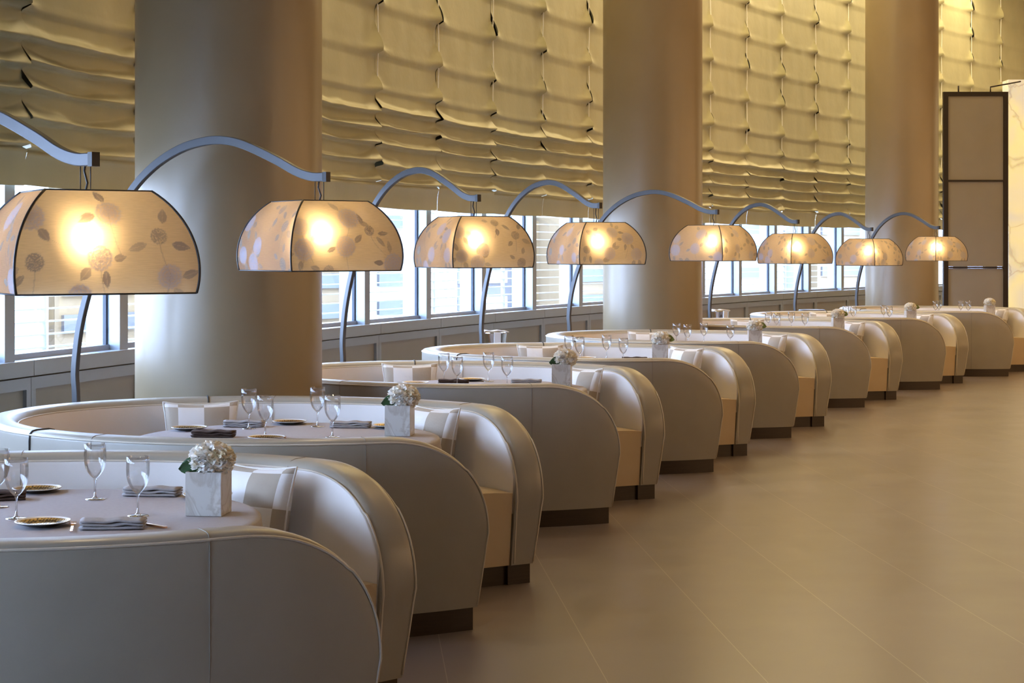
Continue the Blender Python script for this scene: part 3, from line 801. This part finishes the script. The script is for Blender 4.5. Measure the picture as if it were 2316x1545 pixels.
# ------------------------------------------------------------------ cushions
def pillow_proto():
    root = bpy.data.objects.new('throw_pillow', None); COL.objects.link(root)
    n = 26; S = 0.20; V = []; Fc = []; UV = []
    def pos(a, b, side):
        pin = 1-0.10*(1-abs(a)**2.0)*abs(b)**3; pin2 = 1-0.10*(1-abs(b)**2.0)*abs(a)**3
        x = a*S*pin2; z = b*S*pin
        th = 0.070*(max(0, (1-a*a))*max(0, (1-b*b)))**0.42
        th += 0.004*noise.noise(Vector((a*2.5, b*2.5, side*3)))*(1-a*a)
        return Vector((x, side*th, z+S))
    for side in (-1, 1):
        for i in range(n+1):
            for j in range(n+1): V.append(pos(-1+2*i/n, -1+2*j/n, side)); UV.append((i/n, j/n))
    o1 = (n+1)*(n+1)
    for i in range(n):
        for j in range(n):
            a = i*(n+1)+j; Fc.append((a, a+n+1, a+n+2, a+1)); Fc.append((o1+a, o1+a+1, o1+a+n+2, o1+a+n+1))
    o = link_mesh('cover', V, Fc, M_PILLOW, root)
    uvl = o.data.uv_layers.new(name='UVMap')
    for lp in o.data.loops: uvl.data[lp.index].uv = UV[lp.vertex_index]
    pts = []
    for k in range(80):
        f = k/20; e = int(f); g = -1+2*(f-e)
        a, b = [(g, -1), (1, g), (-g, 1), (-1, -g)][e]; p = pos(a, b, 1); p.y = 0; pts.append(p)
    pts.append(pts[0]); q = MB(); q.tube(pts, 0.0045, 6, up=(0, 1, 0)); q.build('piping', mat('pale_piping', (0.7, 0.67, 0.62), 0.6), root)
    return root
pw = pillow_proto()
def put_pillow(i, u, wv, yaw, lean, lab):
    x, y = inb(i, u, wv); ph = math.radians(BOOTHS[i][2])
    r = put(pw, 'w', Vector((x, y, 0.474)), 0, lab, 'cushion', 'patchwork cushions')
    r.rotation_mode = 'XYZ'; r.rotation_euler = (-lean, 0, -ph+yaw)
for i in range(8):
    put_pillow(i, 0.60, 0.66, -0.55, 0.20, 'patchwork cushion beside the vase, against the far wing of the %s booth' % ORD[i])
    if 0 < i < 7: put_pillow(i, -0.62, 0.60, 0.45, 0.20, 'patchwork cushion leaning on the curved back of the %s booth' % ORD[i])

# ------------------------------------------------------------------ arc lamps
def shade_r(z):
    if z < 0.07: return 0.300-0.008*(1-z/0.07)**2
    return 0.300*math.sqrt(max(0.0, 1-((z-0.07)/0.33)**2))
SH = 0.338
def flowers(seed, w_):        # list of stamps in panel units (x across -1..1, y up 0..1) in metres
    rnd = random.Random(seed); out = []
    cells = [(-0.22, 0.24), (-0.04, 0.10), (0.15, 0.22), (-0.12, 0.02), (0.22, 0.06), (0.03, 0.29), (-0.26, 0.10)]
    for k, (x, y) in enumerate(cells):
        x += rnd.uniform(-.035, .035); y += rnd.uniform(-.03, .03)
        out.append((x, y, rnd.uniform(0.045, 0.062), rnd.uniform(0, 6), rnd.uniform(0.75, 1.0), rnd.random() < 0.72))
    return out
def petal_rosette(dx, dy, R, rot):
    r = math.hypot(dx, dy)
    if r > R: return 0.0
    a = math.atan2(dy, dx)+rot; v = 0.0
    for (rr, n, ph) in ((1.0, 15, 0), (0.72, 12, 0.2), (0.45, 8, 0.4)):
        if r <= R*rr*(0.86+0.14*abs(math.cos((a+ph)*n/2))):
            e = abs(math.sin((a+ph)*n/2)); ring_edge = r > R*rr*(0.84+0.14*abs(math.cos((a+ph)*n/2)))*0.93
            v = 0.25 if (e < 0.22 or ring_edge) else 1.0
    return v
def leaf_mask(dx, dy, ang, L_, W_):
    c, s = math.cos(ang), math.sin(ang); x = dx*c+dy*s; y = -dx*s+dy*c
    if x < 0 or x > L_: return 0.0
    hw = W_*math.sin(PI*(x/L_)**0.8)
    return (0.55 if abs(y) < 0.0012 else 1.0) if abs(y) < hw else 0.0
def shade_panel_mesh(seed, nu, nv):
    st = flowers(seed, 0.3); rnd = random.Random(seed+50); lv = []
    for (x, y, R, rot, al, blm) in st:
        for k in range(rnd.choice([2, 3, 3])):
            a = rnd.uniform(0, 6.28); lv.append((x+R*0.95*math.cos(a), y+R*0.95*math.sin(a), a+rnd.uniform(-.4, .4), rnd.uniform(0.045, 0.07), rnd.uniform(0.011, 0.017), rnd.uniform(.6, 1)))
    stems = []
    for (x, y, R, rot, al, blm) in st: stems.append((x, y, x+rnd.uniform(-.1, .1), y-rnd.uniform(.1, .18)))
    V = []; Fc = []; C = []; UV = []
    zs = [SH*(1-math.cos(PI/2*j/nv))*0.35+SH*(j/nv)*0.65 for j in range(nv+1)]
    arc = [0.0]
    for j in range(1, nv+1): arc.append(arc[-1]+math.hypot(zs[j]-zs[j-1], shade_r(zs[j])-shade_r(zs[j-1])))
    for j in range(nv+1):
        r = shade_r(zs[j])
        for i in range(nu+1):
            f = -1+2*i/nu; V.append((f*r, -r, zs[j])); X, Y = f*r, arc[j]; UV.append((i/nu, arc[j]/0.5))
            b_ = 0.0; l_ = 0.0
            for (x, y, R, rot, al, blm) in st:
                if blm and abs(X-x) < R and abs(Y-y) < R: b_ = max(b_, al*petal_rosette(X-x, Y-y, R, rot))
                elif not blm and abs(X-x) < R*.6 and abs(Y-y) < R*.6: l_ = max(l_, al*petal_rosette(X-x, Y-y, R*.6, rot))
            for (x, y, a, L_, W_, al) in lv:
                if abs(X-x) < L_ and abs(Y-y) < L_: l_ = max(l_, al*leaf_mask(X-x, Y-y, a, L_, W_))
            for (x0, y0, x1, y1) in stems:
                if y1 < Y < y0:
                    t = (Y-y0)/(y1-y0); xx = x0+(x1-x0)*t*t
                    if abs(X-xx) < 0.0018: l_ = max(l_, 0.55)
            C += [b_, l_, 0.0, 1.0]
    for j in range(nv):
        for i in range(nu):
            a = j*(nu+1)+i; Fc.append((a, a+1, a+nu+2, a+nu+1))
    me = bpy.data.meshes.new('shade_panel'); me.from_pydata(V, [], Fc); me.polygons.foreach_set('use_smooth', [True]*len(me.polygons))
    at_ = me.color_attributes.new('pattern', 'FLOAT_COLOR', 'POINT'); at_.data.foreach_set('color', C)
    uvl = me.uv_layers.new(name='UVMap')
    buf = []
    for lp in me.loops: buf += list(UV[lp.vertex_index])
    uvl.data.foreach_set('uv', buf); me.materials.append(M_SHADE); me.update()
    return me
PANELS = [shade_panel_mesh(s, 190, 120) for s in (1, 2, 3, 4)]
PATH = [(0.0, 0.0), (0.004, 0.3), (0.006, 0.6), (0.0, 0.876), (-0.004, 1.02), (0.02, 1.26), (0.073, 1.51), (0.150, 1.77), (0.247, 1.984), (0.347, 2.119), (0.46, 2.205), (0.56, 2.238), (0.64, 2.238), (0.726, 2.205), (0.842, 2.125), (0.92, 2.062), (0.975, 2.035), (1.02, 2.030)]
def spline(P_, n=6):
    out = []
    for i in range(len(P_)-1):
        p0 = Vector(P_[max(i-1, 0)]); p1 = Vector(P_[i]); p2 = Vector(P_[i+1]); p3 = Vector(P_[min(i+2, len(P_)-1)])
        for k in range(n):
            t = k/n; out.append(0.5*((2*p1)+(-p0+p2)*t+(2*p0-5*p1+4*p2-p3)*t*t+(-p0+3*p1-3*p2+p3)*t**3))
    out.append(Vector(P_[-1])); return out
# (shade centre px, depth, bottom z, tip z, base px, base depth, angle of right panel)
LAMPS = [(193, 5.70, 1.540, 1.985, -420, 6.95, 28.6), (722, 8.31, 1.583, 2.040, 172, 9.40, 33.5), (1071, 11.34, 1.568, 2.030, 776, 12.5, 27.8), (1348, 13.78, 1.570, 2.045, 1090, 15.0, 24.1),
         (1613, 16.19, 1.583, 2.048, 1288, 17.4, 49.9), (1798, 19.19, 1.534, 2.006, 1606, 20.5, 29.6), (1966, 21.52, 1.492, 1.950, 1799, 22.8, 42.4), (2118, 23.72, 1.538, 2.00, 1938, 25.0, 29.4)]
for i, (sx, sd, zb, zt, bx, bd, ang) in enumerate(LAMPS):
    Cn = px(sx, sd); Bs = px(bx, bd)
    root = thing('arc_floor_lamp', 'arched steel floor lamp with flower print shade hanging over the %s booth' % ORD[i], 'lamp', Bs, 0, 'arc floor lamps')
    D = Cn-Bs; dv = zt-2.03
    dirv = D.normalized()
    pts = []
    for t, z in spline(PATH): pts.append(Vector((D.x*t, D.y*t, z+dv*min(1, max(0, (z-0.3)/1.2)))))
    off_b = pts[0].copy(); pts = [p for p in pts if p.xy.length < D.length-0.001]
    dirv0 = D.normalized(); pts.append(Vector((D.x, D.y, pts[-1].z))); pts.append(pts[-1]+dirv0*0.036)
    side = Vector((-dirv.y, dirv.x, 0))
    q = MB(); R = []
    for k, p in enumerate(pts):
        tt = (pts[min(k+1, len(pts)-1)]-pts[max(k-1, 0)]).normalized(); nn = side.cross(tt)
        R.append([p+side*x+nn*y for x, y in ((-0.014, -0.022), (0.014, -0.022), (0.014, 0.022), (-0.014, 0.022))])
    q.rings(R); bevel(q.build('arched_pole', M_STEEL, root, smooth=False), 0.003, 1)
    tip = pts[-1]
    q = MB(); q.rings([[tip+dirv*t_+side*x+Vector((0, 0, y)) for x, y in ((-0.016, -0.024), (0.016, -0.024), (0.016, 0.024), (-0.016, 0.024))] for t_ in (0, 0.024)])
    q.build('end_cap', M_BLACK, root, smooth=False)
    q = MB(); q.lathe([(0.0, 0.0), (0.12, 0.0), (0.12, 0.016), (0.03, 0.024), (0.0, 0.024)], 40, (off_b.x, off_b.y, 0)); soften(q.build('base_plate', M_STEEL, root))
    c0 = D.copy()
    top_z = zb+SH
    q = MB()
    for e in (-0.028, 0.030):
        q.tube([c0+dirv*e+Vector((0, 0, top_z-0.02)), c0+dirv*e+Vector((0, 0, zt+0.02))], 0.0022, 6)
    q.build('suspension_wire', M_BLACK, root)
    q = MB(); q.tube([c0+Vector((0, 0, zb+0.25)), c0+Vector((0, 0, top_z)), c0+dirv*0.012+Vector((0, 0, top_z+0.03)), c0-dirv*0.006+Vector((0, 0, top_z+0.07)), c0+Vector((0, 0, zt-0.01))], 0.004, 8)
    q.build('power_cord', M_BLACK, root)
    sh = bpy.data.objects.new('lamp_shade', None); COL.objects.link(sh); sh.parent = root
    sh.location = c0+Vector((0, 0, zb)); sh.rotation_euler = (0, 0, math.radians(ang))
    for k in range(4):
        o = bpy.data.objects.new('shade_panel', PANELS[(k+i*3) % 4]); COL.objects.link(o); o.parent = sh; o.rotation_euler = (0, 0, k*PI/2)
    q = MB()
    for k in range(4):
        M_ = Matrix.Rotation(k*PI/2, 3, 'Z')
        q.tube([M_ @ Vector((-shade_r(z)*1.002, -shade_r(z)*1.002, z)) for z in [SH*j/24 for j in range(25)]], 0.0045, 6)
        for z in (0.0, SH):
            r = shade_r(z); q.tube([M_ @ Vector((-r, -r, z)), M_ @ Vector((r, -r, z))], 0.003, 6)
    q.build('shade_piping', M_BLACK, sh)
    q = MB(); q.tube([(-0.17, 0, SH-0.004), (0.17, 0, SH-0.004)], 0.003, 6); q.tube([(0, -0.17, SH-0.004), (0, 0.17, SH-0.004)], 0.003, 6); q.build('shade_spider', M_BLACK, sh)
    q = MB(); q.lathe([(0.0, 0.225), (0.02, 0.225), (0.02, 0.27), (0.0, 0.27)], 16); q.build('bulb_socket', M_BLACK, sh)
    q = MB(); q.lathe([(0.001, 0.130), (0.018, 0.135), (0.034, 0.155), (0.038, 0.175), (0.032, 0.198), (0.018, 0.215), (0.015, 0.225)], 24); q.build('bulb', M_BULB, sh)
    ld = bpy.data.lights.new('lamp_light', 'POINT'); ld.energy = 10.5; ld.color = (1.0, 0.74, 0.42); ld.shadow_soft_size = 0.042
    lo = bpy.data.objects.new('lamp_light', ld); COL.objects.link(lo); lo.parent = sh; lo.location = (0, 0, 0.175)

# ------------------------------------------------------------------ wine cooler stands and round side table by the wall
def cooler_proto():
    root = bpy.data.objects.new('wine_cooler', None); COL.objects.link(root)
    q = MB(); q.lathe([(0.0, 0.0), (0.13, 0.0), (0.13, 0.012), (0.02, 0.02), (0.014, 0.05), (0.014, 0.66), (0.085, 0.70)], 32); q.build('stand', M_CHROME, root)
    q = MB(); q.lathe([(0.0, 0.70), (0.082, 0.70), (0.088, 0.72), (0.108, 0.915), (0.114, 0.92), (0.112, 0.926), (0.103, 0.922), (0.082, 0.73), (0.0, 0.73)], 40); soften(q.build('bucket', M_CHROME, root), 50)
    q = MB(); R = []
    for i in range(11):
        x = -0.12+0.024*i; zz = 0.934+0.004*math.sin(i*1.3)-(0.012 if i in (0, 10) else 0)
        R.append([(x, -0.045, zz), (x, 0.045, zz), (x, 0.045, zz+0.011), (x, -0.045, zz+0.011)])
    q.rings(R); q.build('folded_towel', M_TOWEL, root)
    q = MB(); q.box(-0.03, 0.03, -0.117, -0.100, 0.72, 0.93); q.build('hanging_towel', M_TOWEL, root, smooth=False)
    return root
ck = cooler_proto()
put(ck, 'c', px(1120, 15.6), 0.2, 'steel wine cooler with white towel behind the fourth booth, by the lamp pole', 'wine cooler', 'wine coolers')
put(ck, 'c', px(1629, 21.1), 0.5, 'steel wine cooler with white towel behind the sixth booth, right of the middle column', 'wine cooler', 'wine coolers')
r_ = thing('side_table', 'round dark side table by the wall behind the seventh booth', 'table', px(1836, 24.1))
q = MB(); q.lathe([(0.0, 0.80), (0.185, 0.80), (0.19, 0.81), (0.19, 0.83), (0.18, 0.84), (0.0, 0.84)], 40); soften(q.build('tabletop', M_WOOD, r_))
q = MB(); q.lathe([(0.15, 0.0), (0.15, 0.015), (0.02, 0.03), (0.02, 0.80)], 24, cap=True); q.build('pedestal', M_STEEL, r_)

# ------------------------------------------------------------------ tall framed screen and onyx wall at the end
sd_ = 27.5
A, B_ = px(2133, sd_), px(2279, sd_)
r_ = thing('framed_screen', 'tall dark framed screen with plain suede panels beside the glowing onyx wall', 'screen', (A+B_)/2); L = r_.location
wd = (B_-A).length/2; zt_ = 1.68+(HZ-208)*sd_/F
rails = [zt_-0.035, 1.68+(HZ-409)*sd_/F, 1.68+(HZ-605)*sd_/F, 0.035]
q = MB(); q.box(-wd, -wd+0.075, -0.04, 0.04, 0, zt_); q.box(wd-0.075, wd, -0.04, 0.04, 0, zt_)
for k, z in enumerate(rails): q.box(-wd+0.075, wd-0.075, -0.04, 0.04, z-(0.035 if k in (0, 3) else 0.014), z+(0.035 if k in (0, 3) else 0.014))
q.build('frame', M_FRAME, r_, smooth=False)
for k in range(3):
    q = MB(); q.box(-wd+0.076, wd-0.076, -0.015, 0.015, rails[k+1]+(0.036 if k == 2 else 0.015), rails[k]-(0.036 if k == 0 else 0.015)); q.build('panel', M_SCREEN, r_, smooth=False)
q = MB()
q.tube([(-wd+0.25, 0, zt_), (-wd+0.25, 0, zt_+0.10)], 0.012, 8); q.tube([(wd-0.28, 0, zt_), (wd-0.28, 0, zt_+0.08), (wd+0.3, 0.3, zt_+0.20)], 0.012, 8)
q.build('top_bracket', M_FRAME, r_)
c = px(2281, 28.0); q = MB(); q.box(0, 7.6, 0, 0.35, 0, 1.68+(HZ-180)*28.0/F)
ow = q.build('wall_onyx', M_ONYX, smooth=False); ow.location = (c.x, c.y, 0); struct(ow, 'glowing backlit onyx wall with veins')
